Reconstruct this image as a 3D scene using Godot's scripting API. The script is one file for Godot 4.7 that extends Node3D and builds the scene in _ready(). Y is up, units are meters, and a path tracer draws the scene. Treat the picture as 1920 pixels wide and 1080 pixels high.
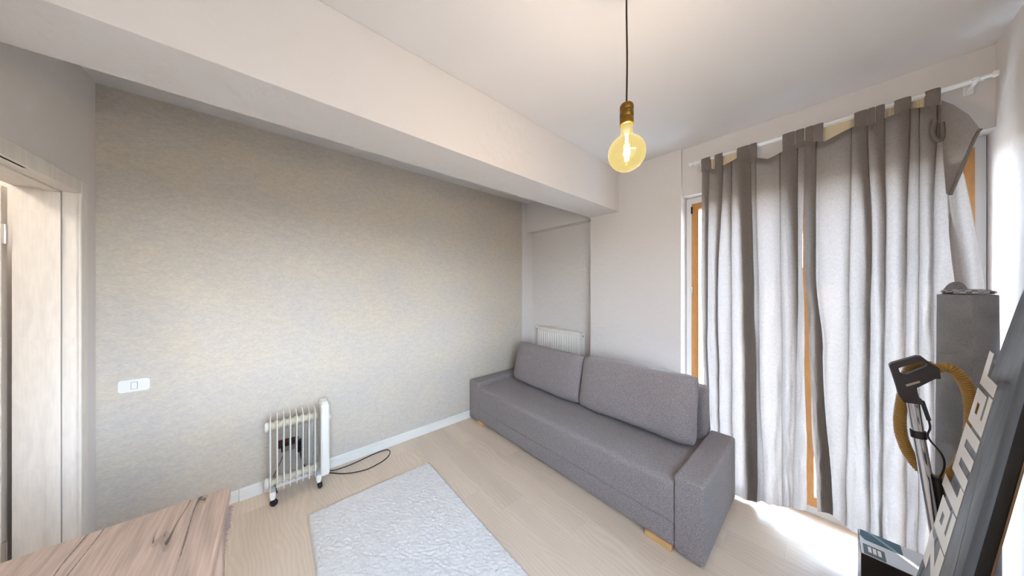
extends Node3D

const XW := 2.572      # room face of the pier in the window wall
const ZB := -2.722     # room face of the wallpapered wall
const XL := -0.768     # room face of the door wall
const ZR := 0.532      # room face of the right-hand wall
const CEIL := 2.667
const EYE := 1.5

var M := {}
var used := {}
var rng := RandomNumberGenerator.new()

# ---------------------------------------------------------------- helpers: nodes
func numbered(n: String) -> String:
	var k: int = used.get(n, 0)
	used[n] = k + 1
	return n if k == 0 else "%s_%03d" % [n, k]

func obj(called: String, mesh: Mesh, mat: Material, parent: Node = null, at := Vector3.ZERO, rot := Vector3.ZERO) -> MeshInstance3D:
	var o := MeshInstance3D.new()
	o.mesh = mesh
	o.material_override = mat
	o.name = called if parent != null else numbered(called)
	(parent if parent != null else self).add_child(o, true)
	o.position = at
	o.rotation = rot
	return o

func tag(o: Node, label: String, category: String, group := "", kind := "") -> Node:
	o.set_meta("label", label)
	o.set_meta("category", category)
	if group != "":
		o.set_meta("group", group)
	if kind != "":
		o.set_meta("kind", kind)
	return o

func thing(called: String, label: String, category: String, at := Vector3.ZERO, turn := 0.0, group := "") -> Node3D:
	var o := Node3D.new()
	o.name = numbered(called)
	add_child(o)
	o.position = at
	o.rotation.y = turn
	tag(o, label, category, group)
	return o

func struct(called: String, mesh: Mesh, mat: Material, label: String, category: String) -> MeshInstance3D:
	var o := obj(called, mesh, mat)
	tag(o, label, category, "", "structure")
	return o

# ---------------------------------------------------------------- helpers: meshes
func new_st() -> SurfaceTool:
	var st := SurfaceTool.new()
	st.begin(Mesh.PRIMITIVE_TRIANGLES)
	return st

func tri(st: SurfaceTool, a: Vector3, b: Vector3, c: Vector3, n: Vector3) -> void:
	for p in [a, b, c]:
		st.set_normal(n)
		st.set_uv(Vector2(p.x, p.y))
		st.add_vertex(p)

# a, b, c, d run clockwise as seen from outside
func quad(st: SurfaceTool, a: Vector3, b: Vector3, c: Vector3, d: Vector3) -> void:
	var n := (c - a).cross(b - a)
	if n.length() < 1e-12:
		n = (d - a).cross(c - a)
	n = n.normalized()
	tri(st, a, b, c, n)
	tri(st, a, c, d, n)

func bx(st: SurfaceTool, lo: Vector3, hi: Vector3) -> void:
	var p := func(i: int, j: int, k: int) -> Vector3: return Vector3(hi.x if i else lo.x, hi.y if j else lo.y, hi.z if k else lo.z)
	quad(st, p.call(0, 1, 1), p.call(0, 1, 0), p.call(1, 1, 0), p.call(1, 1, 1))   # top
	quad(st, p.call(0, 0, 0), p.call(0, 0, 1), p.call(1, 0, 1), p.call(1, 0, 0))   # bottom
	quad(st, p.call(0, 0, 1), p.call(0, 1, 1), p.call(1, 1, 1), p.call(1, 0, 1))   # +z
	quad(st, p.call(1, 0, 0), p.call(1, 1, 0), p.call(0, 1, 0), p.call(0, 0, 0))   # -z
	quad(st, p.call(1, 0, 1), p.call(1, 1, 1), p.call(1, 1, 0), p.call(1, 0, 0))   # +x
	quad(st, p.call(0, 0, 0), p.call(0, 1, 0), p.call(0, 1, 1), p.call(0, 0, 1))   # -x

func boxes(list: Array) -> ArrayMesh:
	var st := new_st()
	for b in list:
		bx(st, b[0], b[1])
	return st.commit()

func box(lo: Vector3, hi: Vector3) -> ArrayMesh:
	return boxes([[lo, hi]])

# box with rounded edges, centred on the origin; uvs in metres
func rbox(size: Vector3, r: float, seg := 2) -> ArrayMesh:
	var h := size * 0.5
	r = minf(r, minf(h.x, minf(h.y, h.z)) * 0.999)
	var st := new_st()
	var axes := [[Vector3.RIGHT, Vector3.UP, Vector3.BACK], [Vector3.LEFT, Vector3.BACK, Vector3.UP], [Vector3.UP, Vector3.BACK, Vector3.RIGHT], [Vector3.DOWN, Vector3.RIGHT, Vector3.BACK], [Vector3.BACK, Vector3.RIGHT, Vector3.UP], [Vector3.FORWARD, Vector3.UP, Vector3.RIGHT]]
	for f in axes:
		var n: Vector3 = f[0]
		var u: Vector3 = f[1]
		var v: Vector3 = f[2]
		var hu := absf(h.dot(u.abs()))
		var hv := absf(h.dot(v.abs()))
		var hn := absf(h.dot(n.abs()))
		var gu := cuts(hu, r, seg)
		var gv := cuts(hv, r, seg)
		var pts := []
		for a in gu:
			var row := []
			for b in gv:
				var p: Vector3 = n * hn + u * a + v * b
				var inner := p.clamp(-(h - Vector3.ONE * r), h - Vector3.ONE * r)
				var dir := (p - inner).normalized()
				row.append([inner + dir * r, dir, Vector2(a, b)])
			pts.append(row)
		for i in gu.size() - 1:
			for j in gv.size() - 1:
				for q in [pts[i][j], pts[i][j + 1], pts[i + 1][j + 1], pts[i][j], pts[i + 1][j + 1], pts[i + 1][j]]:
					st.set_normal(q[1])
					st.set_uv(q[2])
					st.add_vertex(q[0])
	return st.commit()

func cuts(h: float, r: float, seg: int) -> Array:
	var a := []
	for i in seg + 1:
		a.append(-h + r * (1.0 - tan((1.0 - float(i) / seg) * PI / 4.0)))
	var b := []
	for x in a:
		b.push_front(-x)
	a.append_array(b)
	return a

func cyl(r0: float, r1: float, y0: float, y1: float, seg := 20) -> ArrayMesh:
	return lathe([Vector2(0, y0), Vector2(r0, y0), Vector2(r0, y0), Vector2(r1, y1), Vector2(r1, y1), Vector2(0, y1)], seg)

# profile runs from the bottom up: x radius, y height; a doubled point makes a sharp edge
func lathe(profile: Array, seg := 24) -> ArrayMesh:
	var st := new_st()
	for k in profile.size() - 1:
		var a: Vector2 = profile[k]
		var b: Vector2 = profile[k + 1]
		if a.distance_to(b) < 1e-7:
			continue
		var t := (b - a).normalized()
		var na := Vector2(t.y, -t.x)
		var nb := na
		if k > 0 and (profile[k - 1] as Vector2).distance_to(a) > 1e-7:
			var tp: Vector2 = (a - profile[k - 1]).normalized()
			na = (na + Vector2(tp.y, -tp.x)).normalized()
		if k < profile.size() - 2 and (profile[k + 2] as Vector2).distance_to(b) > 1e-7:
			var tn: Vector2 = (profile[k + 2] - b).normalized()
			nb = (nb + Vector2(tn.y, -tn.x)).normalized()
		for i in seg:
			var q := []
			for e in [[a, na, i], [b, nb, i + 1], [b, nb, i], [a, na, i], [a, na, i + 1], [b, nb, i + 1]]:
				var g := TAU * float(e[2]) / seg
				st.set_normal(Vector3(e[1].x * cos(g), e[1].y, e[1].x * sin(g)))
				st.set_uv(Vector2(float(e[2]) / seg, e[0].y))
				st.add_vertex(Vector3(e[0].x * cos(g), e[0].y, e[0].x * sin(g)))
	return st.commit()

func smooth_path(pts: Array, per := 8) -> Array:
	var c := Curve3D.new()
	for i in pts.size():
		var a: Vector3 = pts[maxi(i - 1, 0)]
		var b: Vector3 = pts[mini(i + 1, pts.size() - 1)]
		var tan := (b - a) / 6.0
		c.add_point(pts[i], -tan, tan)
	var out := []
	for i in (pts.size() - 1) * per + 1:
		out.append(c.sample(i / per, float(i % per) / per) if i < (pts.size() - 1) * per else pts[-1])
	return out

# rad: Callable(k) -> radius at path point k ; col: Callable(k) -> Color or null
func sweep(path: Array, rad: Callable, seg := 10, col = null) -> ArrayMesh:
	var st := new_st()
	var rings := []
	var up := Vector3(0.31, 0.9, 0.2).normalized()
	for k in path.size():
		var t: Vector3 = ((path[mini(k + 1, path.size() - 1)] as Vector3) - (path[maxi(k - 1, 0)] as Vector3)).normalized()
		up = (up - t * up.dot(t)).normalized()
		var side := t.cross(up)
		var ka := maxi(k - 1, 0)
		var kb := mini(k + 1, path.size() - 1)
		var r0: float = rad.call(k)
		var slope: float = (float(rad.call(kb)) - float(rad.call(ka))) / maxf(1e-5, (path[kb] as Vector3).distance_to(path[ka]))
		var ring := []
		for i in seg + 1:
			var g := TAU * float(i) / seg
			var n := up * cos(g) + side * sin(g)
			ring.append([path[k] + n * r0, (n - t * slope).normalized(), Vector2(float(i) / seg, float(k))])
		rings.append(ring)
	for k in path.size() - 1:
		for i in seg:
			for e in [[k, i], [k + 1, i], [k + 1, i + 1], [k, i], [k + 1, i + 1], [k, i + 1]]:
				var q: Array = rings[e[0]][e[1]]
				if col != null:
					st.set_color(col.call(e[0]))
				st.set_normal(q[1])
				st.set_uv(q[2])
				st.add_vertex(q[0])
	for e in [0, path.size() - 1]:
		var c: Vector3 = path[e]
		for i in seg:
			var a: Vector3 = rings[e][i][0]
			var b: Vector3 = rings[e][i + 1][0]
			var n := (b - c).cross(a - c).normalized()
			if col != null:
				st.set_color(col.call(e))
			if e == 0:
				tri(st, c, a, b, n)
			else:
				tri(st, c, b, a, -n)
	return st.commit()

func tube(pts: Array, r: float, per := 8, seg := 8) -> ArrayMesh:
	var p := smooth_path(pts, per)
	return sweep(p, func(_k): return r, seg)

func rod(a: Vector3, b: Vector3, r: float, seg := 14) -> ArrayMesh:
	return sweep([a, b], func(_k): return r, seg)

# polygon in the xy plane pushed from z0 to z1
func prism(poly: PackedVector2Array, z0: float, z1: float) -> ArrayMesh:
	if Geometry2D.is_polygon_clockwise(poly):
		poly.reverse()
	var st := new_st()
	var ids := Geometry2D.triangulate_polygon(poly)
	for k in range(0, ids.size(), 3):
		var a := poly[ids[k]]
		var b := poly[ids[k + 1]]
		var c := poly[ids[k + 2]]
		if (b - a).cross(c - a) < 0:
			var s := b
			b = c
			c = s
		tri(st, Vector3(a.x, a.y, z1), Vector3(c.x, c.y, z1), Vector3(b.x, b.y, z1), Vector3.BACK)
		tri(st, Vector3(a.x, a.y, z0), Vector3(b.x, b.y, z0), Vector3(c.x, c.y, z0), Vector3.FORWARD)
	for i in poly.size():
		var a := poly[i]
		var b := poly[(i + 1) % poly.size()]
		quad(st, Vector3(a.x, a.y, z0), Vector3(a.x, a.y, z1), Vector3(b.x, b.y, z1), Vector3(b.x, b.y, z0))
	return st.commit()

# rows of points -> smooth sheet; the front looks along (down-row x along-row)
func sheet(rows: Array, uvs = null) -> ArrayMesh:
	var st := new_st()
	var nr := rows.size()
	var nc: int = rows[0].size()
	var nrm := []
	for i in nr:
		var r := []
		for j in nc:
			var dv: Vector3 = rows[mini(i + 1, nr - 1)][j] - rows[maxi(i - 1, 0)][j]
			var du: Vector3 = rows[i][mini(j + 1, nc - 1)] - rows[i][maxi(j - 1, 0)]
			var n := dv.cross(du)
			r.append(n.normalized() if n.length() > 1e-14 else Vector3.UP)
		nrm.append(r)
	for i in nr - 1:
		for j in nc - 1:
			for e in [[i, j], [i + 1, j + 1], [i + 1, j], [i, j], [i, j + 1], [i + 1, j + 1]]:
				st.set_normal(nrm[e[0]][e[1]])
				st.set_uv(uvs[e[0]][e[1]] if uvs != null else Vector2(float(e[1]) / nc, float(e[0]) / nr))
				st.add_vertex(rows[e[0]][e[1]])
	return st.commit()

func moved(mesh: Mesh, x: Transform3D) -> ArrayMesh:
	var st := SurfaceTool.new()
	st.append_from(mesh, 0, x)
	return st.commit()

func joined(list: Array) -> ArrayMesh:
	var st := SurfaceTool.new()
	for e in list:
		st.append_from(e[0], 0, e[1])
	return st.commit()

func at(x: float, y: float, z: float) -> Transform3D:
	return Transform3D(Basis.IDENTITY, Vector3(x, y, z))

# ---------------------------------------------------------------- helpers: materials
func noise(seed_: int, freq: float, oct := 3) -> FastNoiseLite:
	var n := FastNoiseLite.new()
	n.seed = seed_
	n.noise_type = FastNoiseLite.TYPE_SIMPLEX_SMOOTH
	n.frequency = freq
	n.fractal_octaves = oct
	return n

func image(w: int, h: int, f: Callable) -> ImageTexture:
	var im := Image.create(w, h, false, Image.FORMAT_RGB8)
	for y in h:
		for x in w:
			im.set_pixel(x, y, f.call(x, y))
	im.generate_mipmaps()
	return ImageTexture.create_from_image(im)

func plain(c: Color, rough := 0.6, metal := 0.0) -> StandardMaterial3D:
	var m := StandardMaterial3D.new()
	m.albedo_color = c
	m.roughness = rough
	m.metallic = metal
	return m

func textured(t: Texture2D, rough: float, scale := 1.0, tri_world := false, triplanar := true) -> StandardMaterial3D:
	var m := StandardMaterial3D.new()
	m.albedo_texture = t
	m.roughness = rough
	m.uv1_triplanar = triplanar
	m.uv1_world_triplanar = tri_world
	m.uv1_scale = Vector3.ONE * scale
	return m

func relief(m: StandardMaterial3D, freq: float, strength: float, seed_ := 5) -> void:
	var t := NoiseTexture2D.new()
	t.width = 256
	t.height = 256
	t.seamless = true
	t.as_normal_map = true
	t.bump_strength = strength
	t.noise = noise(seed_, freq, 3)
	m.normal_enabled = true
	m.normal_texture = t
	m.normal_scale = 0.5

func make_materials() -> void:
	var n1 := noise(11, 0.006, 4)
	var n2 := noise(12, 0.02, 4)
	var n3 := noise(13, 0.05, 3)
	# painted plaster
	M.white = plain(Color(0.875, 0.855, 0.84), 0.75)
	M.white.uv1_triplanar = true
	M.white.uv1_world_triplanar = true
	M.white.uv1_scale = Vector3.ONE * 1.5
	relief(M.white, 0.03, 1.2)
	M.ceiling = plain(Color(0.87, 0.86, 0.855), 0.8)
	# wallpaper: brushed mottled grey-beige print
	M.wallpaper = textured(image(1664, 1350, func(x: int, y: int):
		var a := n1.get_noise_2d(x * 0.55, y * 0.9)
		var b := n2.get_noise_2d(x * 1.2 + 300, y * 2.8)
		var c := n3.get_noise_2d(x * 1.5, y * 4.4)
		var v := 0.765 + 0.022 * a + 0.034 * b + 0.046 * c
		var w := clampf(0.5 + a * 0.8 + b * 0.4, 0.0, 1.0)
		return Color(v * 1.025, v * lerpf(0.985, 0.97, w), v * lerpf(0.935, 0.88, w))), 0.5, 1.0, true)
	M.wallpaper.uv1_scale = Vector3(0.3, 0.37, 0.3)
	M.wallpaper.uv1_offset = Vector3(0.235, 0.0, 0.0)
	# light oak laminate: four boards side by side in one picture
	M.laminate = textured(image(1024, 1024, func(x: int, y: int):
		var k := int(x / 256.0)
		var u := float(x % 256) / 256.0 + k * 7.3
		var v := float(y) / 1024.0 + k * 3.1
		var warp := n1.get_noise_2d(u * 60.0, v * 120.0)
		var ring := sin((u + warp * 0.6) * 48.0)
		var fine := n3.get_noise_2d(u * 1900.0, v * 130.0)
		var broad := n1.get_noise_2d(u * 150.0 + 50.0, v * 90.0)
		var s: float = 0.79 + 0.013 * ring + 0.03 * fine + 0.035 * broad + [0.0, 0.018, -0.016, 0.006][k]
		return Color(s * 1.04, s * 0.945, s * 0.84)), 0.33, 1.0, false, false)
	# rustic oak table top
	M.table = textured(image(768, 1024, func(x: int, y: int):
		var u := x / 768.0
		var v := y / 1024.0
		var warp := n1.get_noise_2d(u * 260.0 + 900.0, v * 150.0)
		var ring := sin((u + warp * 0.16) * 95.0)
		var fine := n3.get_noise_2d(u * 1500.0, v * 90.0 + 40.0)
		var board := sin(floorf(u * 4.5) * 12.3) * 0.025
		var s := 0.67 + 0.022 * ring + 0.06 * fine + 0.05 * n2.get_noise_2d(u * 200.0, v * 60.0) + board
		var crack := n2.get_noise_2d(u * 330.0 + 70.0, v * 36.0 + 500.0)
		var line := absf(n1.get_noise_2d(u * 420.0 + 200.0, v * 95.0 + 20.0))
		if line < 0.011 and crack > 0.10:
			s *= 0.50
		elif line < 0.03 and crack > 0.0:
			s *= 0.90
		return Color(s * 1.07, s * 0.905, s * 0.79)), 0.5, 1.0, false, false)
	# whitened ash door lining
	M.door = textured(image(512, 512, func(x: int, y: int):
		var s := 0.885 + 0.022 * n3.get_noise_2d(x * 2.2, y * 0.16) + 0.012 * sin((x + 60.0 * n1.get_noise_2d(x * 1.2, y * 0.5)) * 0.11)
		return Color(s * 1.01, s * 0.975, s * 0.93)), 0.42, 1.6, true)
	# sofa tweed
	var rn := RandomNumberGenerator.new()
	rn.seed = 77
	var tw := image(256, 256, func(x: int, y: int):
		var s := 0.525 + 0.10 * n3.get_noise_2d(x * 9.0, y * 5.0) + rn.randf_range(-0.13, 0.13)
		return Color(s * 1.02, s * 0.955, s * 0.95))
	M.tweed = textured(tw, 0.95, 2.4)
	M.tweed.rim_enabled = true
	M.tweed.rim = 0.25
	relief(M.tweed, 0.25, 6.0)
	# curtain linen: the print of the weave lets light through
	var ln := image(512, 512, func(x: int, y: int):
		var s := 0.535 + 0.03 * n3.get_noise_2d(x * 4.0, y * 0.7) + 0.03 * n3.get_noise_2d(x * 0.7 + 99, y * 4.0) + rn.randf_range(-0.03, 0.03)
		return Color(s * 1.03, s * 0.965, s * 0.915))
	M.linen = textured(ln, 0.95, 2.0)
	M.linen.backlight_enabled = true
	M.linen.backlight = Color(0.92, 0.92, 0.92)
	M.cream = plain(Color(0.86, 0.79, 0.66), 0.9)
	# rolled carpet
	M.carpet = textured(image(256, 256, func(x: int, y: int):
		var s := 0.53 + 0.02 * sin(y * TAU / 4.0) * sin(x * TAU / 8.0) + rn.randf_range(-0.05, 0.05) + 0.06 * n1.get_noise_2d(x * 1.5, y * 1.5)
		return Color(s * 0.985, s * 0.985, s * 1.01)), 0.95, 2.5)
	M.weave = textured(image(64, 64, func(x: int, y: int):
		var s := 0.72 if (int(x / 8.0) + int(y / 8.0)) % 2 == 0 else 0.36
		return Color(s, s, s * 1.03)), 0.95, 9.0)
	# white shaggy rug
	M.rug = textured(image(512, 512, func(x: int, y: int):
		var s := 0.83 + rn.randf_range(-0.05, 0.05) + 0.03 * n2.get_noise_2d(x, y)
		if n3.get_noise_2d(x * 2.2, y * 2.2) > 0.62:
			s -= 0.16
		return Color(s, s * 0.985, s * 0.965)), 1.0, 1.2)
	M.mauve = textured(image(128, 128, func(x: int, y: int):
		var s := 0.68 + rn.randf_range(-0.07, 0.07)
		return Color(s * 1.0, s * 0.9, s * 0.9)), 1.0, 4.0)
	M.enamel = plain(Color(0.90, 0.89, 0.86), 0.32)
	M.cream_enamel = textured(image(128, 128, func(x: int, y: int):
		var s := 0.84 + 0.05 * n2.get_noise_2d(x * 2.0, y * 2.0)
		var rust := clampf(n3.get_noise_2d(x * 1.4, y * 1.4) * 1.6 - 0.35, 0.0, 1.0)
		return Color(s, s * lerpf(0.94, 0.78, rust), s * lerpf(0.82, 0.52, rust))), 0.4, 5.0)
	M.plastic = plain(Color(0.91, 0.91, 0.90), 0.35)
	M.black = plain(Color(0.05, 0.05, 0.055), 0.45)
	M.rubber = plain(Color(0.06, 0.065, 0.085), 0.5)
	M.cable = plain(Color(0.04, 0.04, 0.045), 0.5)
	M.oak = textured(image(128, 256, func(x: int, y: int):
		var s := 0.70 + 0.05 * n3.get_noise_2d(x * 3.0, y * 0.25)
		return Color(s * 1.08, s * 0.78, s * 0.45)), 0.45, 3.0)
	M.leg = plain(Color(0.80, 0.63, 0.42), 0.5)
	M.pvc = plain(Color(0.92, 0.93, 0.93), 0.3)
	M.chrome = plain(Color(0.82, 0.82, 0.83), 0.14, 1.0)
	M.brass = plain(Color(0.50, 0.36, 0.13), 0.38, 0.85)
	M.brass_dark = plain(Color(0.30, 0.21, 0.09), 0.45, 0.8)
	M.brown_cord = plain(Color(0.17, 0.11, 0.085), 0.8)
	M.brown_plastic = plain(Color(0.13, 0.075, 0.06), 0.5)
	M.board_cover = plain(Color(0.33, 0.35, 0.38), 0.36)
	relief(M.board_cover, 0.012, 4.0, 21)
	M.board_cover.uv1_triplanar = true
	M.board_cover.uv1_scale = Vector3(3.0, 0.6, 3.0)
	M.board_edge = plain(Color(0.055, 0.045, 0.045), 0.5)
	M.board_wood = plain(Color(0.50, 0.38, 0.26), 0.6)
	M.print_white = plain(Color(0.92, 0.91, 0.89), 0.5)
	M.teal = plain(Color(0.25, 0.37, 0.43), 0.45)
	M.slate = plain(Color(0.34, 0.40, 0.44), 0.45)
	M.card = plain(Color(0.84, 0.87, 0.90), 0.4)
	M.hose = plain(Color(0.60, 0.45, 0.20), 0.5)
	M.glass = plain(Color(0.95, 0.98, 1.0, 0.06), 0.0)
	M.glass.transparency = BaseMaterial3D.TRANSPARENCY_ALPHA
	M.bulb_glass = plain(Color(0.05, 0.04, 0.01, 0.72), 0.03)
	M.bulb_glass.transparency = BaseMaterial3D.TRANSPARENCY_ALPHA
	M.bulb_glass.emission_enabled = true
	M.bulb_glass.emission = Color(1.0, 0.90, 0.55)
	M.bulb_glass.emission_energy_multiplier = 0.62
	M.filament = plain(Color(1, 0.9, 0.7), 0.5)
	M.filament.emission_enabled = true
	M.filament.emission = Color(1.0, 0.90, 0.66)
	M.filament.emission_energy_multiplier = 7.0
	M.globe = plain(Color(0.95, 0.95, 0.93), 0.4)
	M.globe.emission_enabled = true
	M.globe.emission = Color(1.0, 0.96, 0.9)
	M.globe.emission_energy_multiplier = 2.0
	M.red_brown = plain(Color(0.28, 0.11, 0.08), 0.5)
	M.outlet = plain(Color(0.62, 0.55, 0.47), 0.5)
	M.slab = plain(Color(0.72, 0.71, 0.69), 0.8)

# ---------------------------------------------------------------- scene
func _ready() -> void:
	rng.seed = 4711
	# camera
	var cam := Camera3D.new()
	cam.name = "camera"
	add_child(cam)
	cam.position = Vector3(0, EYE, 0)
	cam.rotation_degrees = Vector3(0, -41.0, 0)
	cam.fov = rad_to_deg(2.0 * atan(540.0 / 512.0))
	cam.near = 0.03
	cam.current = true
	# sky, exposure
	var env := Environment.new()
	var sky := Sky.new()
	var psm := ProceduralSkyMaterial.new()
	psm.sky_top_color = Color(0.76, 0.87, 1.0)
	psm.sky_horizon_color = Color(0.94, 0.97, 1.0)
	psm.ground_bottom_color = Color(0.60, 0.60, 0.58)
	psm.ground_horizon_color = Color(0.88, 0.88, 0.86)
	psm.sky_energy_multiplier = 4.0
	psm.ground_energy_multiplier = 2.4
	sky.sky_material = psm
	env.background_mode = Environment.BG_SKY
	env.sky = sky
	env.tonemap_mode = Environment.TONE_MAPPER_LINEAR
	env.tonemap_exposure = 1.26
	env.sdfgi_enabled = true
	env.ssao_enabled = true
	env.ssil_enabled = true
	var we := WorldEnvironment.new()
	we.name = "environment"
	we.environment = env
	add_child(we)
	# sun, high outside the window
	var sun := DirectionalLight3D.new()
	sun.name = "sun"
	sun.light_energy = 2.0
	sun.light_color = Color(1.0, 0.97, 0.92)
	sun.light_angular_distance = 0.6
	sun.shadow_enabled = true
	add_child(sun)
	sun.look_at_from_position(Vector3.ZERO, Vector3(-0.40, -0.80, 0.42), Vector3.UP)

	make_materials()
	build_shell()
	build_window()
	build_door()
	build_sofa()
	build_curtains()
	build_table()
	build_rugs()
	build_heater()
	build_radiator()
	build_lamp()
	build_corner()
	build_small()

# ---------------------------------------------------------------- shell
func build_shell() -> void:
	var fl := struct("floor", box(Vector3(-2.4, -0.20, -3.0), Vector3(2.9, -0.009, 0.80)), M.slab, "light oak laminate floor of long boards", "floor")
	var variants := []
	for k in 4:
		variants.append(plank_mesh(0.193, 1.285, k))
	var row := 0
	var x := XL + 0.0
	while x < 2.85:
		var z: float = ZB - [0.0, 0.86, 0.43, 1.1, 0.25][row % 5]
		while z < ZR:
			var z0 := maxf(z, ZB)
			var z1 := minf(z + 1.285, ZR)
			if z1 - z0 > 0.02:
				var o := obj("plank", variants[rng.randi() % 4] if z1 - z0 > 1.28 else plank_mesh(0.193, z1 - z0, rng.randi() % 4), M.laminate, fl)
				o.position = Vector3(x + 0.0965, 0, (z0 + z1) * 0.5)
			z += 1.285
		x += 0.193
		row += 1
	# ceiling with the dropped beam
	var ce := struct("ceiling", box(Vector3(-2.4, CEIL, -3.0), Vector3(2.95, CEIL + 0.2, 0.80)), M.ceiling, "white painted ceiling with a deep dropped beam", "ceiling")
	var bm := rbox(Vector3(XW - XL, CEIL - 2.257, 0.321), 0.004, 1)
	var beam := obj("beam", bm, M.white, ce, Vector3((XW + XL) * 0.5, (CEIL + 2.257) * 0.5, -1.5085))
	beam.set_meta("label", "deep white beam crossing below the ceiling")
	# wallpapered wall
	var wb := struct("wall_back", box(Vector3(-0.95, -0.009, ZB - 0.2), Vector3(2.95, CEIL, ZB - 0.002)), M.white, "long wall papered in mottled grey beige", "wall")
	var seams := [XL, -0.262, 0.80, 1.86, 2.548]
	for i in 4:
		var w := obj("wallpaper_strip", box(Vector3(seams[i], 0.0, ZB - 0.002), Vector3(seams[i + 1], CEIL - 0.003, ZB)), M.wallpaper, wb)
		if i == 0:
			w.set_meta("label", "mottled grey beige wallpaper strip")
	obj("painted_strip", box(Vector3(2.55, 0, ZB - 0.002), Vector3(2.75, CEIL, ZB - 0.0005)), M.white, wb)
	# window wall: niche, pier, window opening
	struct("wall_window", boxes([
		[Vector3(2.746, 0, ZB), Vector3(2.95, CEIL, -1.669)],
		[Vector3(2.641, 2.262, ZB), Vector3(2.746, CEIL, -1.669)],
		[Vector3(XW, 0, -1.669), Vector3(2.86, CEIL, -0.798)],
		[Vector3(2.602, 2.27, -0.798), Vector3(2.86, CEIL, ZR)],
		[Vector3(2.86, 0, -1.669), Vector3(2.95, CEIL, -1.0)]]), M.white, "white window wall with a radiator niche and a plain pier", "wall")
	struct("wall_right", boxes([
		[Vector3(-0.95, -0.009, ZR), Vector3(-0.66, CEIL, ZR + 0.2)],
		[Vector3(-0.66, -0.009, ZR), Vector3(0.78, 0.85, ZR + 0.2)],
		[Vector3(-0.66, 2.20, ZR), Vector3(0.78, CEIL, ZR + 0.2)],
		[Vector3(0.78, -0.009, ZR), Vector3(2.86, CEIL, ZR + 0.2)]]), M.white, "white wall at the right edge beside the curtains", "wall")
	# door wall with its opening
	struct("wall_left", boxes([
		[Vector3(XL - 0.165, -0.009, ZB), Vector3(XL, CEIL, -2.53)],
		[Vector3(XL - 0.165, 2.01, -2.53), Vector3(XL, CEIL, -1.69)],
		[Vector3(XL - 0.165, -0.009, -1.69), Vector3(XL, CEIL, ZR)]]), M.white, "white wall with the door opening at the left edge", "wall")
	# hallway behind the door, closed
	struct("wall_hall", boxes([
		[Vector3(-2.4, -0.009, -3.0), Vector3(-2.2, CEIL, 0.0)],
		[Vector3(-2.2, -0.009, -3.0), Vector3(XL - 0.165, CEIL, -2.85)],
		[Vector3(-2.2, -0.009, -0.6), Vector3(XL - 0.165, CEIL, -0.4)]]), M.white, "white hallway walls beyond the open door", "wall")
	var hl := thing("hall_lamp", "round white ceiling lamp in the hallway beyond the door", "lamp", Vector3(-1.55, CEIL - 0.004, -1.9))
	obj("lamp_base", cyl(0.10, 0.10, -0.02, 0.0, 24), M.plastic, hl)
	var gl := []
	for i in 13:
		var g := -PI / 2 + PI * 0.85 * i / 12.0
		gl.append(Vector2(maxf(0.0, 0.11 * cos(g)), -0.12 + 0.11 * sin(g)))
	obj("lamp_globe", lathe(gl, 24), M.globe, hl)
	var lo := OmniLight3D.new()
	lo.name = "hall_light"
	lo.light_color = Color(1.0, 0.96, 0.90)
	lo.light_energy = 0.7
	lo.light_size = 0.10
	lo.omni_range = 10.0
	lo.omni_attenuation = 2.0
	lo.shadow_enabled = true
	hl.add_child(lo)
	lo.position = Vector3(0, -0.12, 0)
	# skirting along the papered wall, in pieces
	var bb := Node3D.new()
	bb.name = "baseboard_back"
	add_child(bb)
	tag(bb, "white moulded skirting along the papered wall", "baseboard", "", "structure")
	for e in [[XL, -0.192, 0.012, 0.078], [-0.188, -0.064, 0.020, 0.080], [-0.062, 1.22, 0.019, 0.080], [1.222, 1.70, 0.019, 0.080], [1.702, 2.74, 0.019, 0.080]]:
		obj("skirting_piece", skirting(e[0], e[1], e[2], e[3]), M.enamel, bb)

func plank_mesh(w: float, l: float, k: int) -> ArrayMesh:
	# a board with fine bevels on its upper edges, grain along z, its own part of the grain picture
	var st := new_st()
	var hx := w * 0.5
	var hz := l * 0.5
	var b := 0.0007
	var lo := -0.009
	var uv := func(p: Vector3) -> Vector2: return Vector2((k + 0.01 + 0.98 * (p.x + hx) / w) / 4.0, (p.z + hz) / 1.285 * 0.998)
	var top := [Vector3(-hx + b, 0, -hz + b), Vector3(hx - b, 0, -hz + b), Vector3(hx - b, 0, hz - b), Vector3(-hx + b, 0, hz - b)]
	var rim := [Vector3(-hx, -b, -hz), Vector3(hx, -b, -hz), Vector3(hx, -b, hz), Vector3(-hx, -b, hz)]
	var bot := [Vector3(-hx, lo, -hz), Vector3(hx, lo, -hz), Vector3(hx, lo, hz), Vector3(-hx, lo, hz)]
	var put := func(q: Array):
		var n: Vector3 = ((q[2] - q[0]) as Vector3).cross(q[1] - q[0]).normalized()
		for i in [0, 1, 2, 0, 2, 3]:
			st.set_normal(n)
			st.set_uv(uv.call(q[i]))
			st.add_vertex(q[i])
	put.call([top[0], top[1], top[2], top[3]])
	for i in 4:
		var j := (i + 1) % 4
		put.call([top[j], top[i], rim[i], rim[j]])
		put.call([rim[j], rim[i], bot[i], bot[j]])
	return st.commit()

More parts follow.
